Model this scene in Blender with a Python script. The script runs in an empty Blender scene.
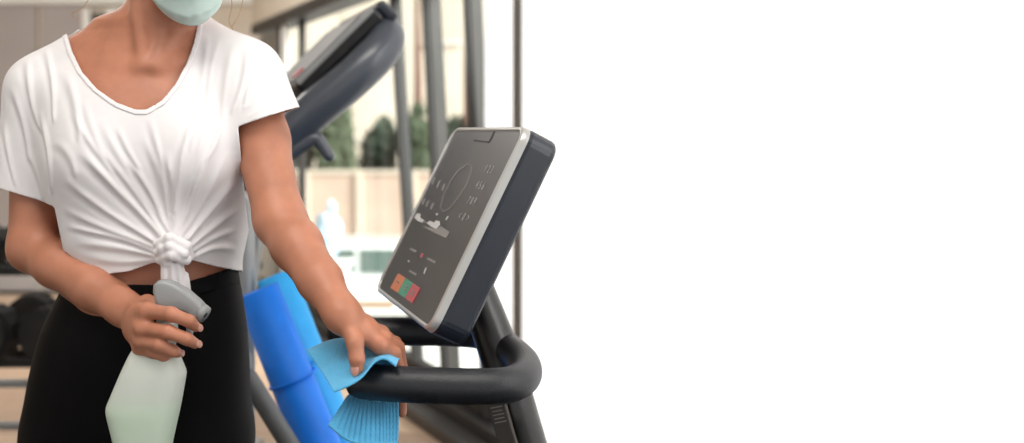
import bpy, bmesh, math, random
import numpy as np
from mathutils import Vector, Matrix

# ------------------------------------------------------------------ camera, world, lights
F, HY, HC = 1024.0, 130.0, 1.18          # focal length in pixels, horizon row, camera height
scn = bpy.context.scene
cam_d = bpy.data.cameras.new('camera'); cam = bpy.data.objects.new('camera', cam_d)
scn.collection.objects.link(cam); scn.camera = cam
cam.location = (0, 0, HC); cam.rotation_euler = (math.radians(90), 0, 0)
cam_d.sensor_width = 36.0; cam_d.lens = 36.0 * F / 1024.0
cam_d.shift_y = -(221.5 - HY) / 1024.0
cam_d.clip_start = 0.02; cam_d.clip_end = 200
cam_d.dof.use_dof = True; cam_d.dof.focus_distance = 1.5; cam_d.dof.aperture_fstop = 2.4

scn.view_settings.view_transform = 'Standard'; scn.view_settings.look = 'None'
scn.view_settings.gamma = 1.0; scn.view_settings.use_curve_mapping = False
scn.view_settings.exposure = 0.35

w = bpy.data.worlds.new('overcast_sky'); scn.world = w; w.use_nodes = True
bg = w.node_tree.nodes['Background']
bg.inputs[0].default_value = (1.0, 0.985, 0.96, 1); bg.inputs[1].default_value = 0.55

def area(name, loc, target, size, power, color=(1, 1, 1)):
    l = bpy.data.lights.new(name, 'AREA'); l.shape = 'RECTANGLE'; l.size, l.size_y = size
    l.energy = power; l.color = color
    o = bpy.data.objects.new(name, l); scn.collection.objects.link(o); o.location = loc
    o.rotation_euler = (Vector(target) - Vector(loc)).to_track_quat('-Z', 'Y').to_euler()
    return o
# daylight falling on the window wall from outside, an unseen lamp overhead, and an added fill for the back wall
sun_d = bpy.data.lights.new('hazy_sun', 'SUN'); sun_d.energy = 7.5; sun_d.angle = math.radians(25); sun_d.color = (1, 0.98, 0.95)
sun = bpy.data.objects.new('hazy_sun', sun_d); scn.collection.objects.link(sun)
sun.rotation_euler = Vector((-0.72, 0.38, -0.55)).to_track_quat('-Z', 'Y').to_euler()
area('window_daylight', (1.25, 0.9, 1.75), (-0.45, 1.65, 1.0), (1.4, 1.6), 14, (1, 0.98, 0.96))
area('added_rear_fill', (-2.6, 5.2, 2.75), (-2.6, 5.6, 0), (2.0, 2.5), 85, (1, 0.98, 0.97))  # added unseen fill, brightens the back of the room
area('ceiling_lamp_panel', (-0.5, 0.75, 2.75), (-0.5, 1.1, 0), (1.3, 0.9), 22, (1, 0.96, 0.9))

# ------------------------------------------------------------------ helpers
def lerp(a, b, t): return a + (b - a) * t
def P(x, y, Y): return np.array([(x - 512.0) * Y / F, Y, HC - (y - HY) * Y / F])
def px_of(v): return 512 + F * v[:, 0] / v[:, 1], HY - F * (v[:, 2] - HC) / v[:, 1]
def lin(c): return tuple(((v / 255) / 12.92 if v / 255 <= 0.04045 else ((v / 255 + 0.055) / 1.055) ** 2.4) for v in c)

def mat(name, c, rough=0.5, metal=0.0, var=0.06, scale=20.0, bump=0.0, bscale=None, sss=0.0, spec=0.5, coat=0.0,
        alpha=1.0, sheen=0.0, stretch=None, emit=0.0, bdist=0.002):
    m = bpy.data.materials.new(name); m.use_nodes = True
    nt = m.node_tree; b = nt.nodes['Principled BSDF']
    L = lin(c)
    tc = nt.nodes.new('ShaderNodeTexCoord'); mp = nt.nodes.new('ShaderNodeMapping')
    nt.links.new(tc.outputs['Object'], mp.inputs['Vector'])
    if stretch: mp.inputs['Scale'].default_value = stretch
    nz = nt.nodes.new('ShaderNodeTexNoise'); nz.inputs['Scale'].default_value = scale; nz.inputs['Detail'].default_value = 4
    nt.links.new(mp.outputs['Vector'], nz.inputs['Vector'])
    rp = nt.nodes.new('ShaderNodeValToRGB')
    rp.color_ramp.elements[0].position = 0.3; rp.color_ramp.elements[1].position = 0.7
    rp.color_ramp.elements[0].color = tuple(v * (1 - var) for v in L) + (1,)
    rp.color_ramp.elements[1].color = tuple(min(1, v * (1 + var)) for v in L) + (1,)
    nt.links.new(nz.outputs['Fac'], rp.inputs['Fac']); nt.links.new(rp.outputs['Color'], b.inputs['Base Color'])
    b.inputs['Roughness'].default_value = rough; b.inputs['Metallic'].default_value = metal
    b.inputs['Specular IOR Level'].default_value = spec
    b.inputs['Coat Weight'].default_value = coat; b.inputs['Sheen Weight'].default_value = sheen
    b.inputs['Alpha'].default_value = alpha
    if sss:
        b.inputs['Subsurface Weight'].default_value = sss
        b.inputs['Subsurface Radius'].default_value = (0.012, 0.005, 0.003); b.inputs['Subsurface Scale'].default_value = 1.0
    if emit:
        b.inputs['Emission Color'].default_value = L + (1,); b.inputs['Emission Strength'].default_value = emit
    if bump:
        n2 = nt.nodes.new('ShaderNodeTexNoise'); n2.inputs['Scale'].default_value = bscale or scale * 6; n2.inputs['Detail'].default_value = 3
        nt.links.new(mp.outputs['Vector'], n2.inputs['Vector'])
        bp = nt.nodes.new('ShaderNodeBump'); bp.inputs['Strength'].default_value = bump; bp.inputs['Distance'].default_value = bdist
        nt.links.new(n2.outputs['Fac'], bp.inputs['Height']); nt.links.new(bp.outputs['Normal'], b.inputs['Normal'])
    return m

def link(o, parent=None):
    scn.collection.objects.link(o)
    if parent is not None:
        o.parent = parent
        o.matrix_parent_inverse = Matrix.Translation(-Vector(parent.location)) if parent.type == 'EMPTY' else Matrix.Identity(4)
    return o
def mesh_obj(name, verts, faces, m, parent=None, smooth=True):
    me = bpy.data.meshes.new(name)
    me.from_pydata([tuple(map(float, v)) for v in verts], [], [tuple(map(int, f)) for f in faces]); me.update()
    if smooth: me.shade_smooth()
    if m is not None: me.materials.append(m)
    return link(bpy.data.objects.new(name, me), parent)
def bm_obj(name, bm, m, parent=None, smooth=False):
    bmesh.ops.recalc_face_normals(bm, faces=bm.faces)
    me = bpy.data.meshes.new(name); bm.to_mesh(me); bm.free()
    if smooth: me.shade_smooth()
    if m is not None: me.materials.append(m)
    return link(bpy.data.objects.new(name, me), parent)
def thing(name, label, cat, loc=(0, 0, 0), group=None):
    o = bpy.data.objects.new(name, None); scn.collection.objects.link(o); o.location = loc
    return tag(o, label, cat, group)
def tag(o, label, cat, group=None):
    o['label'] = label; o['category'] = cat
    if group: o['group'] = group
    return o
def structure(o): o['kind'] = 'structure'; return o

def box_bm(center, size, rot=None, bev=0.0, seg=2, bm=None):
    bm2 = bmesh.new(); bmesh.ops.create_cube(bm2, size=1.0)
    M = Matrix.Translation(Vector(center)) @ (rot.to_4x4() if rot is not None else Matrix.Identity(4)) @ Matrix.Diagonal((*size, 1))
    bmesh.ops.transform(bm2, matrix=M, verts=bm2.verts)
    if bev: bmesh.ops.bevel(bm2, geom=bm2.edges[:], offset=bev, segments=seg, profile=0.5, affect='EDGES')
    if bm is None: return bm2
    me = bpy.data.meshes.new('tmp'); bm2.to_mesh(me); bm2.free(); bm.from_mesh(me); bpy.data.meshes.remove(me)
    return bm
def box(name, center, size, m, parent=None, rot=None, bev=0.004, smooth=False):
    return bm_obj(name, box_bm(center, size, rot, bev), m, parent, smooth)
def beam(name, a, b, sx, sy, m, parent=None, bev=0.004, up=(0, 0, 1)):
    """a bar with a rectangular section from a to b; sx across, sy along 'up' side"""
    a, b = Vector(a), Vector(b); z = (b - a).normalized(); x = z.cross(Vector(up))
    if x.length < 1e-4: x = z.cross(Vector((0, 1, 0)))
    x.normalize(); y = z.cross(x)
    R = Matrix((x, y, z)).transposed()
    return box(name, (a + b) / 2, (sx, sy, (b - a).length), m, parent, R, bev)

def catmull(pts, n):
    pts = np.asarray(pts, float); k = len(pts)
    ext = np.vstack([2 * pts[0] - pts[1], pts, 2 * pts[-1] - pts[-2]])
    t = np.linspace(0, k - 1, n); i = np.minimum(t.astype(int), k - 2); u = (t - i)[:, None]
    p0, p1, p2, p3 = ext[i], ext[i + 1], ext[i + 2], ext[i + 3]
    return 0.5 * (2 * p1 + (p2 - p0) * u + (2 * p0 - 5 * p1 + 4 * p2 - p3) * u ** 2 + (3 * p1 - p0 - 3 * p2 + p3) * u ** 3)
def tube_geo(path, radii, seg=16, caps=True, flat=1.0, close=False):
    path = np.asarray(path, float); n = len(path)
    radii = np.broadcast_to(np.asarray(radii, float), (n,))
    tan = np.gradient(path, axis=0); tan /= np.linalg.norm(tan, axis=1)[:, None]
    ref = np.array([0, 0, 1.0]) if abs(tan[0][2]) < 0.9 else np.array([0, 1.0, 0])
    nrm = np.cross(tan[0], ref); nrm /= np.linalg.norm(nrm)
    V = []; Fc = []
    rows = [(path[i], tan[i], radii[i]) for i in range(n)]
    if caps:   # rounded ends
        r0 = [(path[0] - tan[0] * radii[0] * math.sin(q), tan[0], radii[0] * math.cos(q)) for q in (1.5, 1.1, 0.6)]
        r1 = [(path[-1] + tan[-1] * radii[-1] * math.sin(q), tan[-1], radii[-1] * math.cos(q)) for q in (0.6, 1.1, 1.5)]
        rows = r0 + rows + r1
    for p, t, r in rows:
        nrm = nrm - t * np.dot(nrm, t); nrm /= np.linalg.norm(nrm); bi = np.cross(t, nrm)
        for k in range(seg):
            a = 2 * math.pi * k / seg
            V.append(p + (nrm * math.cos(a) + bi * math.sin(a) * flat) * r)
    for i in range(len(rows) - 1):
        for k in range(seg):
            k2 = (k + 1) % seg
            Fc.append((i * seg + k, i * seg + k2, (i + 1) * seg + k2, (i + 1) * seg + k))
    m = len(rows)
    Fc.append(tuple(range(seg - 1, -1, -1))); Fc.append(tuple(range((m - 1) * seg, m * seg)))
    return V, Fc
def tube(name, path, radii, m, parent=None, seg=16, n=None, flat=1.0, caps=True):
    if n:
        if np.ndim(radii): radii = np.interp(np.linspace(0, 1, n), np.linspace(0, 1, len(radii)), radii)
        path = catmull(path, n)
    V, Fc = tube_geo(path, radii, seg, caps, flat)
    return mesh_obj(name, V, Fc, m, parent)
def rrect(w, h, r, n=6):
    pts = []
    for cx, cy, a0 in ((w / 2 - r, h / 2 - r, 0), (-w / 2 + r, h / 2 - r, 90), (-w / 2 + r, -h / 2 + r, 180), (w / 2 - r, -h / 2 + r, 270)):
        for k in range(n + 1):
            a = math.radians(a0 + 90 * k / n); pts.append((cx + r * math.cos(a), cy + r * math.sin(a)))
    return pts
def poly_prism(name, pts2, frame, z0, z1, m, parent=None, bev=0.0, smooth=False):
    """polygon in a local frame (origin, x, y, z) extruded from z0 to z1"""
    o, x, y, z = [Vector(v) for v in frame]
    bm = bmesh.new()
    vs = [bm.verts.new(o + x * p[0] + y * p[1] + z * z0) for p in pts2]
    f = bm.faces.new(vs)
    r = bmesh.ops.extrude_face_region(bm, geom=[f])
    up = [v for v in r['geom'] if isinstance(v, bmesh.types.BMVert)]
    bmesh.ops.translate(bm, vec=z * (z1 - z0), verts=up)
    if bev:
        cap = [e for fc in bm.faces if len(fc.verts) > 4 for e in fc.edges] if len(pts2) > 4 else bm.edges[:]
        bmesh.ops.bevel(bm, geom=list(set(cap)), offset=bev, segments=3, profile=0.5, affect='EDGES')
    return bm_obj(name, bm, m, parent, smooth)

# ---- signed distance modelling
def cone(p, a, b, ra, rb):
    a = np.asarray(a); b = np.asarray(b); ab = b - a
    t = np.clip(((p - a) @ ab) / (ab @ ab), 0, 1)
    return np.linalg.norm(p - a - t[:, None] * ab, axis=1) - (ra + (rb - ra) * t)
def chain(p, pts, rs, k=0.0):
    d = None
    for i in range(len(pts) - 1):
        e = cone(p, pts[i], pts[i + 1], rs[i], rs[i + 1])
        d = e if d is None else (np.minimum(d, e) if not k else smin(d, e, k))
    return d
def ell(p, c, r, R=None):
    q = p - np.asarray(c)
    if R is not None: q = q @ R
    q = q / np.asarray(r)
    return (np.linalg.norm(q, axis=1) - 1) * min(r)
def smin(a, b, k):
    h = np.clip(0.5 + 0.5 * (b - a) / k, 0, 1)
    return b + (a - b) * h - k * h * (1 - h)
def loft(p, keys, e=2.0):
    """keys: rows z, cx, cy, a, b (z ascending)"""
    K = np.asarray(sorted(keys)); n = 90
    D = catmull(K, n); zz = D[:, 0]
    cx, cy, a, b = [np.interp(p[:, 2], zz, D[:, j]) for j in (1, 2, 3, 4)]
    q = (np.abs((p[:, 0] - cx) / a) ** e + np.abs((p[:, 1] - cy) / b) ** e) ** (1 / e)
    d = (q - 1) * np.minimum(a, b)
    return np.maximum(d, np.maximum(K[0, 0] - p[:, 2], p[:, 2] - K[-1, 0]))
def surface_nets(sdf, lo, hi, h):
    lo = np.asarray(lo, float); hi = np.asarray(hi, float); B = 4
    nb = np.ceil((hi - lo) / (h * B)).astype(int) + 1
    g = np.stack(np.meshgrid(*[np.arange(k) for k in nb], indexing='ij'), -1).reshape(-1, 3)
    dc = sdf(lo + (g * B + (B - 1) / 2) * h)
    act = np.abs(dc) < B * h * 1.7
    dense = np.repeat(np.repeat(np.repeat(dc.reshape(nb), B, 0), B, 1), B, 2).astype(np.float32)
    ga = g[act]
    off = np.stack(np.meshgrid(*[np.arange(B)] * 3, indexing='ij'), -1).reshape(-1, 3)
    idx = (ga[:, None, :] * B + off[None]).reshape(-1, 3)
    vals = np.empty(len(idx), np.float32)
    for s in range(0, len(idx), 400000):
        vals[s:s + 400000] = sdf(lo + idx[s:s + 400000] * h)
    dense[idx[:, 0], idx[:, 1], idx[:, 2]] = vals
    N = np.array(dense.shape); ins = dense < 0
    c = np.zeros(N - 1, np.uint8)
    for i in (0, 1):
        for j in (0, 1):
            for k in (0, 1):
                c += ins[i:N[0] - 1 + i, j:N[1] - 1 + j, k:N[2] - 1 + k]
    cells = np.argwhere((c > 0) & (c < 8))
    acc = np.zeros((len(cells), 3)); cnt = np.zeros(len(cells))
    cor = [(0, 0, 0), (1, 0, 0), (0, 1, 0), (1, 1, 0), (0, 0, 1), (1, 0, 1), (0, 1, 1), (1, 1, 1)]
    cv = [dense[cells[:, 0] + o[0], cells[:, 1] + o[1], cells[:, 2] + o[2]] for o in cor]
    for i in range(8):
        for j in range(i + 1, 8):
            df = np.abs(np.subtract(cor[i], cor[j]))
            if df.sum() != 1: continue
            a, b = cv[i], cv[j]; x = (a < 0) != (b < 0)
            t = np.where(x, a / np.where(a - b == 0, 1, a - b), 0)
            pt = np.array(cor[i]) + t[:, None] * (np.array(cor[j]) - np.array(cor[i]))
            acc += pt * x[:, None]; cnt += x
    V = lo + (cells + acc / cnt[:, None]) * h
    imap = np.full(N - 1, -1, np.int32); imap[cells[:, 0], cells[:, 1], cells[:, 2]] = np.arange(len(cells))
    quads = []
    for ax in range(3):
        u, v = (ax + 1) % 3, (ax + 2) % 3
        sl0 = [slice(None)] * 3; sl1 = [slice(None)] * 3
        sl0[ax] = slice(0, -1); sl1[ax] = slice(1, None)
        a, b = ins[tuple(sl0)], ins[tuple(sl1)]
        e = np.argwhere(a != b)
        e = e[(e[:, u] > 0) & (e[:, v] > 0) & (e[:, u] < N[u] - 1) & (e[:, v] < N[v] - 1)]
        fl = a[e[:, 0], e[:, 1], e[:, 2]]
        q = []
        for du, dv in ((-1, -1), (0, -1), (0, 0), (-1, 0)):
            cc = e.copy(); cc[:, u] += du; cc[:, v] += dv
            q.append(imap[cc[:, 0], cc[:, 1], cc[:, 2]])
        q = np.stack(q, 1); q[~fl] = q[~fl][:, ::-1]
        quads.append(q[(q >= 0).all(1)])
    return V, np.vstack(quads)
def vnormals(V, Q):
    n = np.cross(V[Q[:, 2]] - V[Q[:, 0]], V[Q[:, 3]] - V[Q[:, 1]])
    N = np.zeros_like(V)
    for k in range(4): np.add.at(N, Q[:, k], n)
    return N / np.maximum(np.linalg.norm(N, axis=1), 1e-12)[:, None]
def relax(V, Q, it=2, lam=0.5):
    for _ in range(it):
        S = np.zeros_like(V); c = np.zeros(len(V))
        for k in range(4):
            np.add.at(S, Q[:, k], V[Q[:, (k + 1) % 4]] + V[Q[:, (k + 3) % 4]]); np.add.at(c, Q[:, k], 2)
        V = V + lam * (S / np.maximum(c, 1)[:, None] - V)
    return V
def cut(V, Q, g):
    """keep g>0; border vertices slide onto g=0"""
    keepf = (g[Q] > 0).sum(1) >= 2
    Q = Q[keepf]
    S = np.zeros_like(V); c = np.zeros(len(V)); Vn = V.copy()
    for k in range(4):
        for s in (1, 3):
            i, j = Q[:, k], Q[:, (k + s) % 4]
            x = (g[i] <= 0) & (g[j] > 0)
            t = g[i][x] / (g[i][x] - g[j][x])
            np.add.at(S, i[x], V[i[x]] + t[:, None] * (V[j[x]] - V[i[x]])); np.add.at(c, i[x], 1)
    Vn[c > 0] = S[c > 0] / c[c > 0][:, None]
    bad = (g <= 0) & (c == 0)
    Q = Q[~bad[Q].any(1)]
    used = np.unique(Q); mp = np.full(len(V), -1); mp[used] = np.arange(len(used))
    return Vn[used], mp[Q]
def np_obj(name, V, Q, m, parent=None):
    me = bpy.data.meshes.new(name)
    me.vertices.add(len(V)); me.vertices.foreach_set('co', np.asarray(V, np.float32).ravel())
    Q = np.asarray(Q, np.int32)
    me.loops.add(Q.size); me.loops.foreach_set('vertex_index', Q.ravel())
    me.polygons.add(len(Q)); me.polygons.foreach_set('loop_start', np.arange(0, Q.size, 4, dtype=np.int32))
    me.update(calc_edges=True); me.validate(); me.shade_smooth()
    if m is not None: me.materials.append(m)
    return link(bpy.data.objects.new(name, me), parent)
def solid(o, t, off=-1):
    md = o.modifiers.new('thickness', 'SOLIDIFY'); md.thickness = t; md.offset = off; return o
def pip(x, y, poly):
    """signed distance to polygon in pixels: negative inside"""
    poly = np.asarray(poly, float); d = np.full(x.shape, 1e9); inside = np.zeros(x.shape, bool)
    for i in range(len(poly)):
        a, b = poly[i], poly[(i + 1) % len(poly)]; ab = b - a
        t = np.clip(((x - a[0]) * ab[0] + (y - a[1]) * ab[1]) / (ab @ ab), 0, 1)
        d = np.minimum(d, np.hypot(x - a[0] - t * ab[0], y - a[1] - t * ab[1]))
        cnd = (a[1] > y) != (b[1] > y)
        with np.errstate(divide='ignore', invalid='ignore'):
            xi = (b[0] - a[0]) * (y - a[1]) / (b[1] - a[1]) + a[0]
        inside ^= cnd & (x < xi)
    return np.where(inside, -d, d)

# ------------------------------------------------------------------ materials
M = {}
M['floor'] = mat('floor_wood', (172, 146, 124), 0.45, var=0.15, scale=6, stretch=(1, 8, 1))
M['floor_b'] = mat('floor_wood_light', (184, 158, 134), 0.45, var=0.15, scale=6, stretch=(1, 8, 1))
M['taupe'] = mat('taupe_wall_panel', (168, 161, 158), 0.7, var=0.03, scale=3)
M['cream'] = mat('cream_plaster', (205, 194, 178), 0.8, var=0.04, scale=2)
M['whitep'] = mat('white_paint', (232, 232, 228), 0.5, var=0.02)
M['alu'] = mat('bronze_grey_aluminium', (52, 49, 46), 0.5, 0.1, var=0.05)
M['alu_d'] = mat('dark_frame_aluminium', (34, 32, 31), 0.5, 0.1, var=0.05)
M['alu_l'] = mat('mid_grey_aluminium', (104, 99, 93), 0.45, 0.1, var=0.05)
M['darkglass'] = mat('dark_glass', (30, 36, 36), 0.1, var=0.02)
M['black'] = mat('black_plastic', (22, 22, 24), 0.4, var=0.1, scale=60, bump=0.15, bscale=500, bdist=0.0005)
M['rubber'] = mat('black_rubber', (20, 19, 20), 0.6, var=0.1)
M['navy'] = mat('navy_black_plastic', (29, 35, 46), 0.35, var=0.06, scale=40, coat=0.1)
M['silver'] = mat('silver_bezel', (196, 196, 194), 0.3, 0.55, var=0.03)
M['panel'] = mat('grey_console_panel', (60, 62, 65), 0.30, var=0.04, scale=10, coat=0.15)
M['panel2'] = mat('grey_panel_print', (94, 92, 89), 0.4, var=0.02)
M['print'] = mat('white_print', (205, 205, 205), 0.6, var=0.02)
M['print1'] = mat('soft_white_print', (168, 168, 167), 0.6, var=0.02)
M['print2'] = mat('pale_grey_print', (136, 135, 133), 0.6, var=0.02)
M['blackline'] = mat('black_seam', (12, 12, 12), 0.6, var=0.02)
M['orange'] = mat('orange_key', (214, 124, 82), 0.45, var=0.03)
M['green'] = mat('teal_key', (66, 158, 128), 0.45, var=0.03)
M['red'] = mat('red_key', (196, 84, 92), 0.45, var=0.03)
M['foam'] = mat('black_foam_grip', (22, 25, 31), 0.45, var=0.25, scale=220, bump=0.5, bscale=420, bdist=0.001, spec=0.6)
M['post'] = mat('black_painted_steel', (15, 14, 14), 0.34, 0.0, var=0.08, spec=0.6, coat=0.3)
M['sticker'] = mat('dark_grey_sticker', (66, 60, 56), 0.5, var=0.06)
M['grey'] = mat('grey_painted_steel', (150, 152, 152), 0.4, 0.3, var=0.05)
M['tread_g'] = mat('grey_treadmill_plastic', (104, 106, 108), 0.4, var=0.05)
M['tread_h'] = mat('slate_treadmill_handrail', (66, 72, 82), 0.3, spec=0.8,  var=0.05)
M['mat1'] = mat('blue_foam_mat', (0, 128, 252), 0.5, var=0.08, bump=0.1)
M['mat2'] = mat('light_blue_foam_mat', (50, 176, 252), 0.55, var=0.08, bump=0.1)
M['mat_d'] = mat('navy_mat_core', (14, 40, 92), 0.7, var=0.05)
M['skin'] = mat('skin', (184, 124, 98), 0.46, var=0.13, scale=22, bump=0.15, bscale=260, sss=0.15, spec=0.35, bdist=0.0008)
M['nail'] = mat('finger_nail', (206, 150, 134), 0.3, var=0.03)
M['shirt'] = mat('white_jersey', (232, 228, 229), 0.85, var=0.015, scale=30, bump=0.25, bscale=900, sheen=0.2, bdist=0.0006)
M['legg'] = mat('black_leggings', (6, 5, 7), 0.65, var=0.1, scale=40, bump=0.1, bscale=900, spec=0.12)
M['mask'] = mat('pale_mint_mask', (196, 216, 210), 0.75, var=0.02, bump=0.15, bscale=600)
M['hair'] = mat('blonde_hair', (176, 140, 98), 0.5, var=0.2, scale=60, stretch=(1, 1, 0.1))
M['eye'] = mat('eye_white', (235, 232, 228), 0.2, var=0.02)
M['shoe'] = mat('white_shoe', (225, 225, 225), 0.5, var=0.03)
M['spray'] = mat('grey_sprayer_plastic', (150, 152, 153), 0.4, var=0.03)
M['liquid'] = mat('pale_green_liquid', (120, 205, 120), 0.4, var=0.03)
M['cloth'] = mat('blue_microfibre', (84, 176, 222), 0.8, var=0.06, scale=80, bump=0.3, bscale=500, sheen=0.3)
M['leafd'] = mat('dark_foliage', (56, 70, 54), 0.7, var=0.3, scale=4)
M['leafl'] = mat('mid_foliage', (84, 98, 74), 0.7, var=0.3, scale=4)
M['bark'] = mat('brown_bark', (132, 96, 82), 0.8, var=0.2)
M['bwall'] = mat('cream_facade', (214, 204, 188), 0.85, var=0.03, scale=1)
M['yard'] = mat('pale_paving', (240, 238, 234), 0.8, var=0.06, scale=2)
M['fence'] = mat('pink_beige_wall', (190, 168, 152), 0.85, var=0.06, scale=2)
M['car'] = mat('white_car_paint', (232, 236, 234), 0.25, var=0.02, coat=0.5)
M['carglass'] = mat('green_tinted_glass', (92, 110, 104), 0.1, var=0.03)
M['sack'] = mat('pale_blue_plastic', (190, 214, 232), 0.4, var=0.06, scale=8)

def glass_mat(name, tint=(0.95, 0.97, 0.96)):
    m = bpy.data.materials.new(name); m.use_nodes = True; nt = m.node_tree; nt.nodes.clear()
    o = nt.nodes.new('ShaderNodeOutputMaterial'); t = nt.nodes.new('ShaderNodeBsdfTransparent'); g = nt.nodes.new('ShaderNodeBsdfGlossy')
    x = nt.nodes.new('ShaderNodeMixShader'); t.inputs[0].default_value = tint + (1,); g.inputs['Roughness'].default_value = 0.02
    x.inputs[0].default_value = 0.05
    nt.links.new(t.outputs[0], x.inputs[1]); nt.links.new(g.outputs[0], x.inputs[2]); nt.links.new(x.outputs[0], o.inputs[0])
    return m
M['glass'] = glass_mat('clear_window_glass')
def frosted_mat(name):
    m = bpy.data.materials.new(name); m.use_nodes = True; nt = m.node_tree; nt.nodes.clear()
    o = nt.nodes.new('ShaderNodeOutputMaterial'); t = nt.nodes.new('ShaderNodeBsdfTranslucent'); d = nt.nodes.new('ShaderNodeBsdfDiffuse')
    x = nt.nodes.new('ShaderNodeAddShader'); nz = nt.nodes.new('ShaderNodeTexNoise'); nz.inputs['Scale'].default_value = 1.5
    rp = nt.nodes.new('ShaderNodeValToRGB'); rp.color_ramp.elements[0].color = (.60, .60, .60, 1); rp.color_ramp.elements[1].color = (.64, .64, .64, 1)
    nt.links.new(nz.outputs['Fac'], rp.inputs[0]); nt.links.new(rp.outputs[0], t.inputs[0]); d.inputs[0].default_value = (.34, .34, .34, 1)
    nt.links.new(t.outputs[0], x.inputs[0]); nt.links.new(d.outputs[0], x.inputs[1]); nt.links.new(x.outputs[0], o.inputs[0])
    return m
M['frost'] = frosted_mat('frosted_white_glass')
def bottle_mat(name):
    m = bpy.data.materials.new(name); m.use_nodes = True; nt = m.node_tree; b = nt.nodes['Principled BSDF']; o = nt.nodes['Material Output']
    b.inputs['Roughness'].default_value = 0.35
    nz = nt.nodes.new('ShaderNodeTexNoise'); nz.inputs['Scale'].default_value = 12
    rp = nt.nodes.new('ShaderNodeValToRGB'); rp.color_ramp.elements[0].color = lin((244, 247, 240)) + (1,); rp.color_ramp.elements[1].color = lin((249, 251, 246)) + (1,)
    nt.links.new(nz.outputs['Fac'], rp.inputs[0]); nt.links.new(rp.outputs[0], b.inputs['Base Color'])
    t = nt.nodes.new('ShaderNodeBsdfTransparent'); x = nt.nodes.new('ShaderNodeMixShader'); x.inputs[0].default_value = 0.2
    tr = nt.nodes.new('ShaderNodeBsdfTranslucent'); tr.inputs[0].default_value = (.9, .95, .88, 1); x2 = nt.nodes.new('ShaderNodeMixShader'); x2.inputs[0].default_value = 0.25
    nt.links.new(b.outputs[0], x2.inputs[1]); nt.links.new(tr.outputs[0], x2.inputs[2]); nt.links.new(x2.outputs[0], x.inputs[1]); nt.links.new(t.outputs[0], x.inputs[2]); nt.links.new(x.outputs[0], o.inputs[0])
    return m
M['bottle'] = bottle_mat('translucent_bottle_plastic')

# ------------------------------------------------------------------ room shell
WA = math.radians(26.0)
WD = np.array([-math.sin(WA), math.cos(WA), 0.0])      # along the window wall, away from the camera
WN = np.array([-math.cos(WA), -math.sin(WA), 0.0])     # into the room
W0 = np.array([-0.083, 3.86, 0.0])
def wall_s(px):                                        # distance along the wall for an image column
    u = (px - 512) / F; Y = (W0[0] - WD[0] / WD[1] * W0[1]) / (u - WD[0] / WD[1]); return (Y - W0[1]) / WD[1]
def WP(s, z, off=0.0): return W0 + WD * s + WN * off + np.array([0, 0, z])
RW = Matrix((Vector(WD), Vector(WN), Vector((0, 0, 1)))).transposed()

def wall_x(y): return W0[0] + WD[0] / WD[1] * (y - W0[1])
fl = structure(poly_prism('floor', [(-4.3, -1.2), (wall_x(-1.2), -1.2), (wall_x(7.6), 7.6), (-4.3, 7.6)], (Vector((0, 0, -.11)), Vector((1, 0, 0)), Vector((0, 1, 0)), Vector((0, 0, 1))), 0, .1, M['rubber']))
for k in range(19):                                     # boards in the part of the floor the picture shows
    yb = 2.9 + k * 0.24; x1 = wall_x(yb + .12) - .05; x0 = -4.2
    xm = -2.2 + .7 * (k % 3)
    for c0, c1 in ((x0, xm), (xm, x1)):
        if c1 - c0 > .1: box('plank', ((c0 + c1) / 2, yb, -0.010), (c1 - c0 - .003, 0.236, 0.02), M['floor'] if (k + (c0 > x0)) % 2 else M['floor_b'], fl, bev=0.002)
SC = wall_s(262)
wb = structure(box('wall_back', (-3.9, 7.55, 1.4), (4.2, 0.12, 2.8), M['cream'], bev=0))
for k, (x0, x1) in enumerate(((-6, -52), (-47, 38), (41, 84))):
    a, b = (x0 - 512) * 7.47 / F, (x1 - 512) * 7.47 / F
    box('wall_panel', ((a + b) / 2, 7.475, 1.05), (b - a - 0.012 if b > a else .01, 0.03, 2.08), M['taupe'], wb) if b > a else None
box('wall_panel', (-4.6, 7.475, 1.05), (0.9, 0.03, 2.08), M['taupe'], wb)
structure(box('trim_1', (-3.6, 7.46, 2.13), (2.1 * 2, 0.05, 0.07), M['whitep']))
d1 = structure(box('door_1', ((100 - 512) * 7.45 / F, 7.45, 1.02), (0.10, 0.04, 2.0), M['darkglass']))
box('door_post', ((88 - 512) * 7.45 / F, 7.44, 1.03), (0.055, 0.06, 2.06), M['whitep'], d1)
box('door_post', ((113 - 512) * 7.45 / F, 7.44, 1.03), (0.075, 0.06, 2.06), M['whitep'], d1)

HEAD = 1.86
structure(poly_prism('ceiling', [(-4.3, -1.2), (2.4, -1.2), (-1.85, 7.6), (-4.3, 7.6)], (Vector((0, 0, 2.8)), Vector((1, 0, 0)), Vector((0, 1, 0)), Vector((0, 0, 1))), 0, .1, M['whitep']))
structure(box('wall_left', (-4.3, 3.5, 1.4), (.12, 8.1, 2.8), M['cream'], bev=0))
def wbox(name, s0, s1, z0, z1, th, m, parent=None, off=0.0, bev=0.003):
    return box(name, WP((s0 + s1) / 2, (z0 + z1) / 2, off), (abs(s1 - s0), th, z1 - z0), m, parent, RW, bev)
structure(wbox('wall_right', wall_s(470), SC + 0.02, HEAD + 0.07, 2.8, 0.14, M['cream']))
structure(wbox('trim_2', wall_s(487), SC, HEAD, HEAD + 0.07, 0.16, M['alu_d']))
structure(wbox('baseboard_right', -5.6, SC, 0.0, 0.10, 0.16, M['alu_d']))
structure(wbox('trim_3', -5.6, SC, 0.0, 0.05, 0.10, M['alu'], off=0.12))

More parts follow.
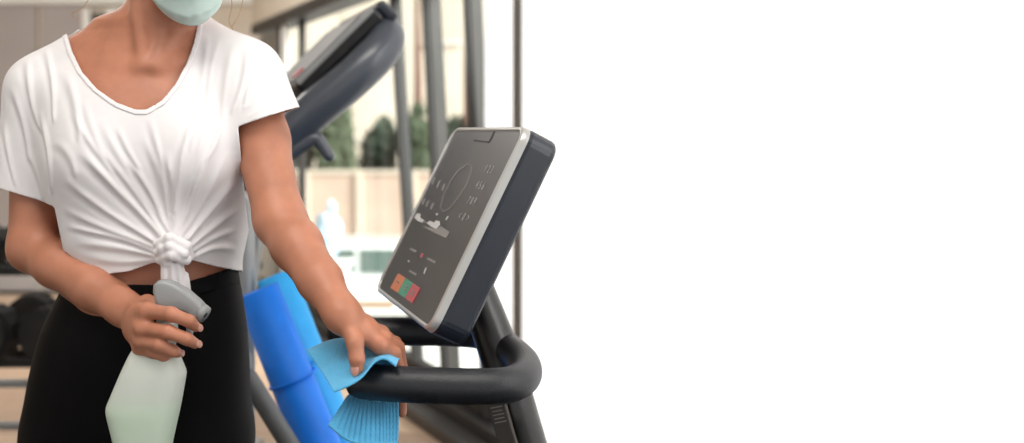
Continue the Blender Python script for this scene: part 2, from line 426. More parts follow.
def mullion(pb_, pt_, wd, dp, parent, m, inner=True):
    a, b = WP(wall_s(pb_), 0.1), WP(wall_s(pt_), HEAD)      # the glazing leans a little along the wall
    beam('mullion', a, b, wd, dp, m, parent, 0.005, up=tuple(WN))
    if inner:
        o_ = WN * (dp * .5 + .008)
        beam('mullion_edge', a + o_ - WD * wd * .2, b + o_ - WD * wd * .2, wd * .5, 0.016, M['alu_d'], parent, 0.003, up=tuple(WN))
spans = [(262, 281, .06, .05), (281, 302, .05, .04), (302, 407, .05, .040), (407, 440, .07, .062), (440, 486, .06, .055)]
for i, (xa, xb, wd, dp) in enumerate(spans):
    e = bpy.data.objects.new('window_%d' % (i + 1), None); scn.collection.objects.link(e); structure(e)
    sa, sb = wall_s(xa), wall_s(xb)
    wbox('pane', sa, sb, 0.1, HEAD, 0.008, M['glass'], e, bev=0)
    bot, top = {2: (419, 395), 3: (452, 430), 4: (492, 471)}.get(i, (xb, xb))
    mullion(bot, top, wd, dp, e, M['alu_d'] if i == 2 else M['alu'], i > 1)
    wbox('bottom_rail', sa, sb, 0.1, 0.16, 0.06, M['alu_d'], e)
wbox('far_white_blind', wall_s(292), wall_s(287), 0.15, HEAD, 0.02, M['whitep'], bpy.data.objects['window_2'], off=0.03)
wbox('dark_blind', wall_s(284), wall_s(264), 0.15, HEAD - .02, 0.02, M['darkglass'], bpy.data.objects['window_1'], off=0.03)
# frosted panes nearer the camera, blown out by the daylight behind them
e = bpy.data.objects.new('window_6', None); scn.collection.objects.link(e); structure(e)
wbox('frosted_pane', wall_s(486), wall_s(520), 0.1, 2.75, 0.012, M['frost'], e, bev=0)
wbox('frosted_pane', wall_s(520), -3.2, 0.1, 2.75, 0.012, M['frost'], e, bev=0)
wbox('frosted_pane', -3.2, -5.6, 0.1, 2.75, 0.012, M['frost'], e, bev=0)
beam('mullion', WP(-3.2, 0.1), WP(-3.2, 2.75), 0.04, 0.032, M['alu'], e, 0.004, up=tuple(WN))
s = wall_s(520)
beam('mullion', WP(s, 0.1), WP(s, 2.75), 0.045, 0.036, M['alu_l'], e, 0.004, up=tuple(WN))

# ------------------------------------------------------------------ outside, beyond the glass
GZ = -1.7                                               # the yard lies below the gym floor
yd = structure(box('ground_outside', (-2, 26, GZ - .05), (40, 36, 0.1), M['yard'], bev=0))
wb2 = thing('building', 'pale cream building facade beyond the trees outside the window', 'building', (-4, 36, GZ))
box('wall', (-4, 36, GZ + 5), (30, 1.0, 10), M['bwall'], wb2, bev=0.02)
for k in range(9):
    for z in (1.6, 5.0):
        wn = box('window', (-14 + k * 2.9, 35.5, z), (1.2, 0.08, 1.5), M['cream'], wb2)
        box('window_sill', (-14 + k * 2.9, 35.44, z - 0.8), (1.4, 0.2, 0.08), M['whitep'], wb2)
gw = thing('garden_wall', 'pink-beige garden wall outside behind the parked car', 'wall', (-3, 22, GZ))
box('wall_body', (-3, 22, (GZ + .25) / 2), (16, 0.2, .25 - GZ), M['fence'], gw)
box('coping', (-3, 22, .28), (16, 0.3, 0.07), M['cream'], gw)
for k in range(11):
    box('pier', (-9 + k * 1.15, 21.86, (GZ + .3) / 2), (0.12, 0.12, .3 - GZ), M['cream'], gw)
rnd = random.Random(5)
def leaves(bm, c, r, n, size, squash=0.8):
    for _ in range(n):
        while True:
            v = Vector((rnd.uniform(-1, 1), rnd.uniform(-1, 1), rnd.uniform(-1, 1)))
            if 0.35 < v.length < 1: break
        p = Vector(c) + Vector((v.x * r, v.y * r, v.z * r * squash))
        a = Vector((rnd.uniform(-1, 1), rnd.uniform(-1, 1), rnd.uniform(-1, 1))).normalized(); b = a.orthogonal().normalized()
        q = [p - a * size, p + b * size * .55, p + a * size, p - b * size * .55]
        bm.faces.new([bm.verts.new(t) for t in q])
def bush(x, Y, z0, rx, h, m, label, trunk):
    t = thing('shrub' if not trunk else 'tree', label, 'shrub' if not trunk else 'tree', (x, Y, GZ), 'greenery outside the window')
    bm = bmesh.new()
    for k in range(5):
        leaves(bm, (x + rnd.uniform(-.4, .4) * rx, Y + rnd.uniform(-.3, .3), z0 + h * rnd.uniform(.3, .75)), rx * .75, 320, 0.14, h / (2 * rx))
    bm_obj('foliage', bm, m, t)
    tube('trunk', [(x, Y, GZ - .02), (x + .05, Y, (z0 + GZ) / 2), (x, Y + .05, z0 + h * .5)], [0.16 if trunk else 0.08, 0.12 if trunk else .07, 0.03], M['bark'], t, 8, 8)
ords = ['leftmost', 'second from the left', 'third from the left', 'fourth from the left', 'fifth from the left', 'rightmost']
for k, (x, Y) in enumerate(((298, 24), (338, 23.7), (378, 24.2), (418, 23.8), (458, 24.1), (498, 23.8))):
    bush((x - 512) * Y / F, Y, -.5, 0.42, 1.9 + 0.5 * (k % 2), M['leafd'] if k % 2 == 0 else M['leafl'],
         '%s green shrub behind the beige garden wall outside, %s of six' % ('dark' if k % 2 == 0 else 'lighter', ords[k]), False)
bush((416 - 512) * 26.5 / F, 26.5, 5.2, 0.5, 2.6, M['leafl'], 'slender tree with reddish trunk outside, between the two dark window posts left', True)
bush((466 - 512) * 26 / F, 26, 5.2, 0.5, 2.6, M['leafd'], 'slender tree with reddish trunk outside, between the two leaning stiles', True)

car = thing('car', 'white parked car seen blurred through the window', 'car', (-2.0, 15.4, GZ))
CX, CY = -2.0, 15.4
def car_prof(pts, y0, y1, name, m, bev, par=car):
    return poly_prism(name, pts, (Vector((CX, y0, GZ + .1)), Vector((1, 0, 0)), Vector((0, 0, 1)), Vector((0, 1, 0))), 0, y1 - y0, m, par, bev)
car_prof([(-2.0, .14), (2.0, .14), (2.05, .5), (1.95, .62), (1.0, .70), (-1.2, .72), (-1.95, .66), (-2.05, .45)], CY - .85, CY + .85, 'body', M['car'], 0.06)
car_prof([(-1.35, .69), (.95, .69), (.35, 1.12), (-.8, 1.14)], CY - .72, CY + .72, 'cabin', M['car'], 0.05)
for a, b, c, dd in ((-1.18, -.25, -.25, -.76), (-.18, .78, .3, -.18)):
    car_prof([(a, .73), (b, .73), (c, 1.07), (dd, 1.07)], CY - .735, CY - .70, 'side_window', M['carglass'], 0)
for wx in (-1.25, 1.25):
    bm = bmesh.new(); bmesh.ops.create_cone(bm, cap_ends=True, segments=24, radius1=.3, radius2=.3, depth=.2, matrix=Matrix.Translation((CX + wx, CY - .8, GZ + .3)) @ Matrix.Rotation(math.pi / 2, 4, 'X'))
    wh = bm_obj('wheel', bm, M['rubber'], car)
    bm = bmesh.new(); bmesh.ops.create_cone(bm, cap_ends=True, segments=24, radius1=.18, radius2=.16, depth=.03, matrix=Matrix.Translation((CX + wx, CY - .91, GZ + .3)) @ Matrix.Rotation(math.pi / 2, 4, 'X'))
    bm_obj('hub_cap', bm, M['silver'], car)
def blob(name, c, r, m, parent=None, seed=1, amp=.15):
    bm = bmesh.new(); bmesh.ops.create_icosphere(bm, subdivisions=3, radius=1)
    q = random.Random(seed); ph = [q.uniform(0, 6) for _ in range(6)]
    for v in bm.verts:
        k = 1 + amp * (math.sin(5 * v.co.x + ph[0]) * math.sin(4 * v.co.y + ph[1]) + .6 * math.sin(9 * v.co.z + ph[2] + 3 * v.co.x))
        v.co = Vector((v.co.x * r[0] * k + c[0], v.co.y * r[1] * k + c[1], v.co.z * r[2] * k + c[2]))
    return bm_obj(name, bm, m, parent, True)
c = P(327, 235, 6.6)
bag = thing('plastic_sack', 'pale blue plastic sack on a stool outside, behind the arm reaching to the handlebar', 'sack', (c[0], 6.6, GZ))
blob('sack_body', c, (.10, .09, .15), M['sack'], bag, 3, .12); blob('sack_neck', c + np.array([.03, 0, .17]), (.03, .03, .06), M['sack'], bag, 4)
st = thing('stool', 'tall white stool outside under the pale blue sack', 'stool', (c[0], 6.6, GZ))
zt = c[2] - .165
box('seat', (c[0], 6.6, zt - .02), (.3, .3, .04), M['whitep'], st, bev=.01)
for sx in (-1, 1):
    for sy in (-1, 1): beam('leg', (c[0] + sx * .12, 6.6 + sy * .12, GZ), (c[0] + sx * .11, 6.6 + sy * .11, zt - .03), .03, .03, M['whitep'], st)

# ------------------------------------------------------------------ dumbbell rack behind her
RY = 3.5
rk = thing('dumbbell_rack', 'grey steel dumbbell rack with two shelves behind the woman', 'rack', (-1.6, RY, 0))
def zy(y, Y): return HC - (y - HY) * Y / F
for xx in (-2.25, -0.95): beam('upright', (xx, RY + .1, 0), (xx, RY + .1, 1.0), .05, .06, M['grey'], rk)
tiers = (zy(358, RY), zy(268, RY + .12))
for tz, ty in zip(tiers, (RY, RY + .12)):
    for dy in (-.07, .07): beam('shelf_rail', (-2.3, ty + dy, tz), (-0.9, ty + dy, tz - 0.0), .03, .03, M['alu_d'], rk)
for y, dy in ((382, -.02), (424, -.02)):
    beam('cross_bar', (-2.3, RY + dy, zy(y, RY)), (-0.9, RY + dy, zy(y, RY)), .026, .026, M['grey'], rk)
for xx in (-2.25, -0.95): box('foot', (xx, RY, .02), (.06, .6, .04), M['grey'], rk)
def hexhead(c, r, t, ax):
    bm = bmesh.new(); bmesh.ops.create_cone(bm, cap_ends=True, segments=12, radius1=r, radius2=r, depth=t)
    bmesh.ops.bevel(bm, geom=[e for e in bm.edges if len([f for f in e.link_faces if len(f.verts) > 4]) == 1], offset=.012, segments=2, affect='EDGES')
    R = Vector((0, 0, 1)).rotation_difference(Vector(ax)).to_matrix().to_4x4()
    bmesh.ops.transform(bm, matrix=Matrix.Translation(Vector(c)) @ R, verts=bm.verts); return bm
nd = [0]
def dumbbell(x, tz, ty, r, label):
    c = Vector((x, ty, tz + .015 + r)); ax = Vector((0.18, 1, 0)).normalized()
    t = thing('dumbbell', label, 'dumbbell', tuple(c - Vector((0, 0, r))), 'black dumbbells on the rack')
    for s in (-1, 1): bm_obj('weight_head', hexhead(c + ax * s * .11, r, .09, ax), M['rubber'], t)
    tube('handle', [c - ax * .08, c + ax * .08], .016, M['grey'], t, 10)
names = ['leftmost', 'second', 'third', 'fourth', 'fifth', 'sixth']
for k, px in enumerate((8, 62, 118, 174)):
    dumbbell((px - 512) * RY / F + .02, tiers[0], RY, .094 - .004 * k, 'black round dumbbell on the lower shelf of the rack, %s from the left edge' % ['first', 'second', 'third', 'fourth', 'fifth'][k])
for k, px in enumerate((8, 60, 112, 164)):
    dumbbell((px - 512) * (RY + .12) / F, tiers[1], RY + .12, .076, 'smaller black dumbbell on the upper shelf of the rack, %s from the left edge' % ['first', 'second', 'third', 'fourth', 'fifth'][k])

# ------------------------------------------------------------------ stand and rolled mats
MY = 2.15
ms = thing('mat_stand', 'grey tubular stand that the rolled mats lean on', 'stand', tuple(P(245, 300, MY) * np.array([1, 1, 0])))
pt = P(246, 200, MY + .12); pb = pt * np.array([1, 1, 0])
tube('upright_post', [pb, pt], .02, M['grey'], ms, 14)
a, b = P(248, 378, MY - .1), P(296, 455, MY - .1); dv = (b - a); b2 = a + dv * (a[2] - .03) / (a[2] - b[2])
tube('slanted_tube', [a, b2], .019, M['tread_g'], ms, 14)
box('base_bar', (pb[0] + .18, MY + .05, .015), (.5, .05, .03), M['grey'], ms); box('base_bar', (pb[0], MY, .016), (.06, .35, .032), M['grey'], ms)
tube('crossbar', [a, pt * np.array([1, 1, 0]) + np.array([0, 0, a[2]])], .012, M['grey'], ms, 10)
def rolled_mat(top, low, r, m, label, seed):
    top, low = np.asarray(top), np.asarray(low); dv = low - top; low = top + dv * (top[2] - .065) / (top[2] - low[2])
    t = thing('yoga_mat', label, 'mat', (low[0], low[1], 0.0), 'rolled blue mats')
    ax = (low - top) / np.linalg.norm(low - top); u = np.cross(ax, [0, 1, 0]); u /= np.linalg.norm(u); v = np.cross(ax, u)
    V, Fc = [], []; n = 100; turns = 4.5
    for i in range(n):                      # a spiral sheet, outer end proud
        q = i / (n - 1); a = turns * 2 * math.pi * q; rr = r * (0.18 + 0.82 * q)
        for e in (top, low): V.append(e + (u * math.cos(a + seed) + v * math.sin(a + seed)) * rr)
    for i in range(n - 1): Fc.append((2 * i, 2 * i + 2, 2 * i + 3, 2 * i + 1))
    o = mesh_obj('rolled_sheet', V, Fc, m, t); solid(o, 0.006, 0)
    mid = top + ax * 0.2
    ring = [mid + (u * math.cos(q) + v * math.sin(q)) * (r + .004) for q in np.linspace(0, 2 * math.pi, 32)]
    tube('strap', ring, .003, m, t, 6, caps=False)
rolled_mat(P(258, 290, MY), P(318, 443, MY), .046, M['mat1'], 'deep blue rolled mat, the nearer one beside the leggings', 0.5)
rolled_mat(P(276, 275, MY + .13), P(336, 430, MY + .13), .044, M['mat2'], 'lighter blue rolled mat, behind the deep blue one', 2.0)

# ------------------------------------------------------------------ treadmill in the background
TY = 2.45
td = thing('treadmill', 'dark grey treadmill with slanted console behind the white-sleeved shoulder', 'treadmill', tuple(P(262, 165, TY) * np.array([1, 1, 0])))
TA = math.radians(20); D2 = Vector((-math.sin(TA), math.cos(TA), 0))
A, B = Vector(P(300, 92, TY)), Vector(P(380, 12, TY)); ux = (B - A).normalized(); nz_ = ux.cross(D2).normalized()
if nz_.z < 0: nz_ = -nz_
Rc = Matrix((ux, D2, nz_)).transposed(); Lc = (B - A).length; cen = (A + B) / 2 + D2 * .26
con = box('console', cen, (Lc, .52, .045), M['black'], td, Rc, .012)
box('console_face', cen + nz_ * .024 - ux * .01, (Lc - .05, .47, .006), M['tread_g'], con, Rc, .002)
box('console_trim', cen + nz_ * .018 - D2 * .262, (Lc - .02, .008, .014), M['grey'], con, Rc, .003)
box('console_end_cap', cen + ux * (Lc / 2 + .015) - nz_ * .012, (.035, .5, .06), M['navy'], con, Rc, .012)
box('key_pad', cen + nz_ * .029 - ux * (Lc * .34) - D2 * .16, (.03, .06, .004), M['red'], con, Rc, .001)
for s, off in ((0, 0), (1, .56)):
    pth = [P(246, 185, TY + .02), P(276, 148, TY), P(312, 112, TY - .02), P(346, 84, TY - .02), P(374, 58, TY - .01), P(387, 38, TY + .03), P(381, 22, TY + .11)]
    pth = [p + np.array(D2) * off for p in pth]
    tube('handrail', pth, [.04, .045, .048, .048, .047, .044, .038], M['tread_h'], td, 20, 40)
    q0 = P(250, 180, TY + .04) + np.array(D2) * off
    beam('upright', (q0[0] - .12, q0[1], .1), q0, .07, .09, M['tread_g'], td, .012)
gp = [P(286, 158, TY - .02), P(302, 146, TY - .03), P(315, 138, TY - .03), P(322, 145, TY - .03), P(329, 156, TY - .03)]
tube('grip_lever', gp, [.016, .017, .017, .015, .014], M['tread_h'], td, 12, 16)
q0 = P(250, 180, TY + .04)
box('deck', (q0[0] - .6, q0[1] + .28, .09), (1.5, .72, .16), M['black'], td, Matrix.Rotation(math.radians(-0), 3, 'Z'), .03)
box('running_belt', (q0[0] - .65, q0[1] + .28, .175), (1.35, .5, .012), M['rubber'], td, bev=.003)

# ------------------------------------------------------------------ exercise machine in front
CA, TH = 0.321, 0.471
cw, ch, ct = 0.402, 0.330, 0.056
d_ = np.array([-math.sin(CA), math.cos(CA), 0]); f_ = np.array([math.cos(CA), math.sin(CA), 0])
hh = math.cos(TH) * np.array([0, 0, 1.0]) + math.sin(TH) * f_
nb = math.cos(TH) * f_ - math.sin(TH) * np.array([0, 0, 1.0])     # into the console's back
BR = np.array([-0.118, 1.45, HC - 0.288])
CEN = BR + d_ * cw / 2 + hh * ch / 2
fr = (CEN, -d_, hh, -nb)                        # text frame: x to the reader's right, y up, z to the reader
def face_px(x, y):                              # picture point -> console face coordinates
    r = P(x, y, 1.0) - np.array([0, 0, HC]); c0 = np.array([0, 0, HC])
    t = ((CEN - c0) @ nb) / (r @ nb); p = c0 + r * t - CEN
    return np.array([p @ -d_, p @ hh])
em = thing('exercise_machine', 'black exercise machine with slanted grey console and looped handlebar', 'exercise machine', (0.2, 1.65, 0))
con = poly_prism('console', rrect(cw, ch, .026), fr, -ct - .004, -.006, M['navy'], em, .010, False)
for p in con.data.polygons: p.use_smooth = False
out, inn = rrect(cw, ch, .026), rrect(cw - .020, ch - .018, .018)
bm = bmesh.new(); n = len(out); o_, x_, y_, z_ = [Vector(v) for v in fr]
rows = []
for pts, z in ((out, -.010), (rrect(cw - .004, ch - .004, .024), .000), (rrect(cw - .012, ch - .012, .021), .003), (inn, .001), (inn, -.006)):
    rows.append([bm.verts.new(o_ + x_ * p[0] + y_ * p[1] + z_ * z) for p in pts])
for a, b in zip(rows[:-1], rows[1:]):
    for k in range(n): bm.faces.new((a[k], a[(k + 1) % n], b[(k + 1) % n], b[k]))
bm_obj('bezel', bm, M['silver'], con, True)
poly_prism('face_panel', rrect(cw - .019, ch - .017, .018), fr, -.008, 0.0, M['panel'], con)
def flat(name, pts, m, z=0.0006):
    q = [face_px(*p) for p in pts]
    ar = sum(q[i][0] * q[(i + 1) % len(q)][1] - q[(i + 1) % len(q)][0] * q[i][1] for i in range(len(q)))
    if ar < 0: q = q[::-1]
    return poly_prism(name, q, fr, 0.0, z, m, con)
def stroke(pts, wd):
    pts = [np.array(p, float) for p in pts]; L, R_ = [], []
    for i, p in enumerate(pts):
        t = pts[min(i + 1, len(pts) - 1)] - pts[max(i - 1, 0)]; t /= np.linalg.norm(t); nn = np.array([-t[1], t[0]]) * wd / 2
        L.append(p + nn); R_.append(p - nn)
    return L + R_[::-1]
flat('seam_line', stroke([(474, 140.5), (489, 142.3), (491.5, 138), (496, 128.5)], 1.5), M['blackline'])
def text(name, s, x, y, size, m, z=.0008, shear=0.0):
    cu = bpy.data.curves.new(name, 'FONT'); cu.body = s; cu.size = size; cu.align_x = 'CENTER'; cu.align_y = 'CENTER'; cu.space_character = 2.3 if '<' in s else 1.75
    cu.extrude = .0002; cu.resolution_u = 2
    to = bpy.data.objects.new(name, cu); scn.collection.objects.link(to)
    me = bpy.data.meshes.new_from_object(to.evaluated_get(bpy.context.evaluated_depsgraph_get())); bpy.data.objects.remove(to)
    q = face_px(x, y); Mx = Matrix((Vector(-d_), Vector(hh), Vector(-nb))).transposed().to_4x4()
    me.transform(Matrix.Translation(Vector(CEN - d_ * q[0] + hh * q[1] - nb * z)) @ Mx); me.materials.append(m); me.name = name
    return link(bpy.data.objects.new(name, me), con)
for s, x, y in (('123', 489, 170), ('456', 480.5, 186), ('789', 472, 201.5), ('<0>', 464, 217.5)): text('key_digits', s, x, y, .019, M['print1'])
for x, y in ((433.5, 181), (438.5, 184), (443.5, 187)): flat('key_mark', stroke([(x - 1.3, y + 3.4), (x + 1.3, y - 3.4)], 1.5), M['print2'])
for x, y in ((423.5, 201.5), (427.5, 203.5), (432, 206)): flat('key_mark', stroke([(x - 1.2, y + 3), (x + 1.2, y - 3)], 1.5), M['print2'])
flat('key_mark', stroke([(436.5, 215.2), (437.6, 213.4)], 1.6), M['print']); flat('key_mark', stroke([(446, 220), (448.2, 216.4)], 1.0), M['print'])
ring = [(468, 164), (472, 166), (471, 174), (466, 186), (458, 198), (450, 208), (444, 212), (440, 208), (443, 196), (450, 182), (459, 170)]
for i in range(len(ring)):
    flat('figure_outline', stroke([ring[i], ring[(i + 1) % len(ring)]], 1.6), M['panel2'], .0004)
flat('logo_plate', [(422.5, 226.5), (438, 228.5), (441, 226), (450, 232.5), (446.5, 238.2), (434, 232.5)], M['print2'], .0008)
flat('logo_mark', [(415, 218), (417.5, 213.5), (420.3, 213.8), (420, 217.5), (424.5, 220.5), (422.5, 222.8), (418, 221)], M['print'], .0012)
flat('logo_mark', [(427.5, 223.5), (430, 221), (435, 222.8), (436.5, 220.6), (439.8, 221.6), (440, 225.5), (437, 229.3), (432, 227)], M['print'], .0012)
flat('logo_mark', [(423.5, 221.5), (428, 222), (427.5, 223.4), (423, 222.6)], M['print2'], .001)
for pts, m, wd in ((((410.5, 248.5), (416.5, 252), ), 'print2', 2.4), (((427.5, 258.5), (435.5, 262.5)), 'print2', 2.4), (((421, 257.5), (422.8, 253.5)), 'red', 1.7),
                   (((408.3, 261.8), (409.3, 260.8)), 'print', 1.6), (((409.5, 270.8), (416.5, 275.2)), 'print2', 2.2), (((424, 273.8), (426.3, 267.8)), 'print', .9)):
    flat('panel_print', stroke(pts, wd), M[m])
tl, tr, bl, br = [np.array(v, float) for v in ((399, 273.5), (421, 288.5), (391, 288), (413, 303.5))]
for k, m in enumerate(('orange', 'green', 'red')):
    a, b = k / 3 + .004, (k + 1) / 3 - .004
    q = [tl + (tr - tl) * a, tl + (tr - tl) * b, bl + (br - bl) * b, bl + (br - bl) * a]
    key = flat('key', q, M[m], .0016)
    mid = sum(q) / 4; dx = (tr - tl) * .07; dy = (tl - bl) * .10
    if k:
        for sgn in (-1, 1): flat('key_print', stroke([mid - dx + dy * sgn, mid + dx + dy * sgn], 1.5), M['print2'], .0022)
flat('key_print', stroke([tl + (tr - tl) * .10 + (bl - tl) * .45, tl + (tr - tl) * .2 + (bl - tl) * .45], 1.4), M['print2'], .0022)

# handlebar loop (foam covered), open towards the rider
HZ = 0.827
def HB(x, y): Y = F * (HC - HZ) / (y - HY); return P(x, y, Y)
hp = [HB(362, 381), HB(390, 383.5), HB(430, 385.5), HB(470, 386.5), HB(500, 386), HB(517, 382), HB(525, 374), HB(523, 363), HB(512, 352), HB(498, 341), HB(480, 334.5), HB(450, 332), HB(410, 331.5), HB(370, 331.5), HB(340, 331.5)]
tube('handlebar', hp, .0247, M['foam'], em, 28, 90)
# post
pc = [P(474, 285, 1.68), P(499, 352, 1.66), P(514, 405, 1.65), P(525, 443, 1.65)]
dv = pc[3] - pc[2]; pC = pc[3] + dv * (pc[3][2] - .08) / -dv[2]
tube('post', pc + [lerp(pc[3], pC, .5), pC], [.030, .0335, .0345, .0345, .0345, .0345], M['post'], em, 24, 40)
a, b = P(495, 398, 1.604), P(509, 446, 1.604)
z = Vector(b - a).normalized(); nn = Vector((-.35, -1, 0)).normalized(); xx = z.cross(nn).normalized(); nn = xx.cross(z).normalized()
sp = box('information_plate', (Vector(a) + Vector(b)) / 2, (.030, .010, .092), M['sticker'], em, Matrix((xx, nn, z)).transposed(), .002)
for k in range(5): box('plate_print', (Vector(a) + Vector(b)) / 2 + z * (-.026 + .006 * k) + nn * .0052, (.02 - .003 * (k % 2), .0006, .0012), M['print2'], sp, Matrix((xx, nn, z)).transposed(), 0)
cp = CEN + nb * (ct + .02)
box('console_bracket', cp - hh * .06, (.09, .06, .12), M['post'], em, Matrix((Vector(d_), Vector(nb), Vector(hh))).transposed(), .01)
box('base_beam', (pC[0] - .2, 1.64, .06), (.75, .10, .08), M['post'], em, bev=.02)
for xx in (pC[0] + .15, pC[0] - .52): box('foot_bar', (xx, 1.64, .03), (.09, .55, .06), M['post'], em, bev=.02)
hs = poly_prism('flywheel_cover', [(pC[0] - .25 + .24 * math.cos(t), .36 + .25 * math.sin(t)) for t in np.linspace(0, 2 * math.pi, 40)[:-1]],
                (Vector((0, 1.60, 0)), Vector((1, 0, 0)), Vector((0, 0, 1)), Vector((0, 1, 0))), 0, .1, M['post'], em, .02)

# ------------------------------------------------------------------ the woman
BY = 1.68
def sec(y, xl, xr, b, cy=BY): 
    c = P((xl + xr) / 2, y, cy); return (c[2], c[0], cy, (xr - xl) / 2 * cy / F, b)
torso_keys = [sec(32, 112, 182, .050, 1.70), sec(50, 86, 210, .062, 1.695), sec(75, 62, 232, .082, 1.69), sec(110, 52, 240, .098), sec(160, 56, 238, .102), sec(210, 68, 234, .092),
              sec(255, 84, 230, .086), sec(290, 68, 236, .094), sec(335, 48, 242, .108), sec(400, 34, 245, .116, 1.69), sec(440, 32, 245, .112, 1.69)]
SR, SL = P(42, 95, 1.69), P(247, 80, 1.68)                  # image-left and image-right shoulders
ER, WR = P(33, 248, 1.66), P(128, 311, 1.545)
EL, WL = P(280, 220, 1.565), P(344, 317, 1.425)
def torso(p):
    d = loft(p, torso_keys, 2.3)
    for c in (P(105, 160, 1.605), P(193, 158, 1.605)): d = smin(d, ell(p, c, (.062, .05, .062)), .05)
    for S, nx in ((SR, P(112, 42, 1.70)), (SL, P(190, 40, 1.70))):
        d = smin(d, cone(p, nx, S + np.array([0, 0, .010]), .041, .044), .05)
    return d
HEADC = P(181, -57, 1.64); yaw, pit = math.radians(32), math.radians(-12)
FD = np.array([math.sin(yaw) * math.cos(pit), -math.cos(yaw) * math.cos(pit), math.sin(pit)]); LT = np.array([math.cos(yaw), math.sin(yaw), 0]); UPV = np.cross(LT, FD)
if UPV[2] < 0: UPV = -UPV
def HP(l, f, u): return HEADC + LT * l + FD * f + UPV * u
RH = np.stack([LT, FD, UPV], 1)
def finger(p, pts, rs): return chain(p, [P(*q) for q in pts], rs, .004)
R_HAND = [([(147, 311, 1.480), (171, 314, 1.464), (189, 321, 1.470), (196, 327, 1.484)], [.0115, .0100, .0090, .0076]),
          ([(143, 328, 1.478), (168, 332, 1.462), (187, 339, 1.468), (195, 343.5, 1.482)], [.0115, .0100, .0090, .0076]),
          ([(142, 341, 1.482), (160, 345, 1.466), (173, 351, 1.474), (178, 353, 1.490)], [.0110, .0096, .0086, .0074]),
          ([(141, 349, 1.492), (153, 352, 1.478), (164, 356, 1.482), (170, 356, 1.496)], [.0100, .0086, .0078, .0066])]
R_THUMB = ([(134, 308, 1.535), (147, 303, 1.532), (163, 308, 1.524), (174, 314, 1.518)], [.014, .0125, .011, .0085])
L_HAND = [([(380, 346, 1.425), (394, 353, 1.446), (401, 375, 1.468), (402.5, 413, 1.462)], [.0108, .0094, .0084, .0066]),
          ([(383, 339, 1.448), (398, 348, 1.474), (403, 372, 1.488), (404, 395, 1.478)], [.0108, .0094, .0084, .0068]),
          ([(381, 334, 1.470), (395, 343, 1.496), (400, 366, 1.508), (401, 388, 1.496)], [.0104, .0090, .0080, .0066]),
          ([(375, 332, 1.490), (388, 341, 1.514), (393, 360, 1.522), (394, 378, 1.512)], [.0095, .0082, .0072, .0060])]
L_THUMB = ([(349, 326, 1.415), (355, 343, 1.395), (357, 359, 1.388), (357, 368, 1.388)], [.0130, .0118, .0104, .0088])
def body_sdf(p):
    d = np.maximum(torso(p), zcut_body - p[:, 2])
    nb_ = P(150, 52, 1.69)
    d = smin(d, chain(p, [nb_, HP(0, -.035, -.03)], [.054, .050]), .055)
    for s in (-1, 1):                                     # neck muscles and collar bones
        d = smin(d, cone(p, P(148 + 5 * s, 66, 1.612), HP(.062 * s, -.04, -.03), .007, .012), .016)
        d = smin(d, cone(p, P(149 + 13 * s, 67, 1.622), lerp(P(149, 60, 1.63), SR if s < 0 else SL, .62) + np.array([0, -.010, .022]), .0065, .007), .022)
    # skull, jaw, nose, ears
    hd = ell(p, HP(0, -.02, .035), (.074, .096, .098), RH)
    hd = smin(hd, ell(p, HP(0, .022, -.045), (.056, .064, .072), RH), .03)
    hd = smin(hd, cone(p, HP(0, .088, .02), HP(0, .106, -.025), .009, .013), .012)
    for s in (-1, 1):
        hd = smin(hd, ell(p, HP(.076 * s, -.01, .0), (.010, .02, .032), RH), .008)
        hd = smin(hd, cone(p, HP(.02 * s, .09, -.062), HP(0, .096, -.062), .006, .007), .006)
        hd = np.maximum(hd, -ell(p, HP(.032 * s, .088, .03), (.014, .012, .009), RH))
    d = smin(d, hd, .02)
    # arms
    for S, E, W_, sg in ((SR, ER, WR, -1), (SL, EL, WL, 1)):
        up = chain(p, [S, lerp(S, E, .45), E], [.049, .042, .0365], .02)
        lo = chain(p, [E, lerp(E, W_, .28), lerp(E, W_, .65), lerp(E, W_, .95), W_], [.0345, .0355, .0305, .0250, .0240] if sg < 0 else [.0355, .0365, .0300, .0235, .0230], .015)
        arm = smin(up, lo, .022)
        d = smin(d, arm, .02)
    # hands
    for W_, hand, th, mid in ((WR, R_HAND, R_THUMB, .5), (WL, L_HAND, L_THUMB, .5)):
        mc = [P(*h[0][0]) for h in hand]
        h = None
        for i, m_ in enumerate(mc):
            e = chain(p, [W_, lerp(W_, m_, .55), m_], [.0160, .0140, .0112], .008); h = e if h is None else smin(h, e, .010)
        for i in range(3): h = smin(h, cone(p, mc[i], mc[i + 1], .0095, .0095), .006)
        h = smin(h, finger(p, *th), .010)
        fg = None
        for q in hand:
            e = finger(p, *q); e = smin(e, np.linalg.norm(p - P(*q[0][1]), axis=1) - q[1][1] * 1.05, .003)
            fg = e if fg is None else smin(fg, e, .0022)
        h = smin(h, fg, .006)
        d = smin(d, h, .012)
    return d
zcut_body = P(0, 330, BY)[2]
woman = thing('person', 'woman in white knotted t-shirt, black leggings and face mask, wiping the handlebar', 'person', (P(140, 400, BY)[0], BY, 0))
V, Q = surface_nets(body_sdf, (-0.90, 1.33, .735), (-0.10, 1.83, HEADC[2] + .18), .0028)
V = relax(V, Q, 1, .4)
body = np_obj('body', V, Q, M['skin'], woman)
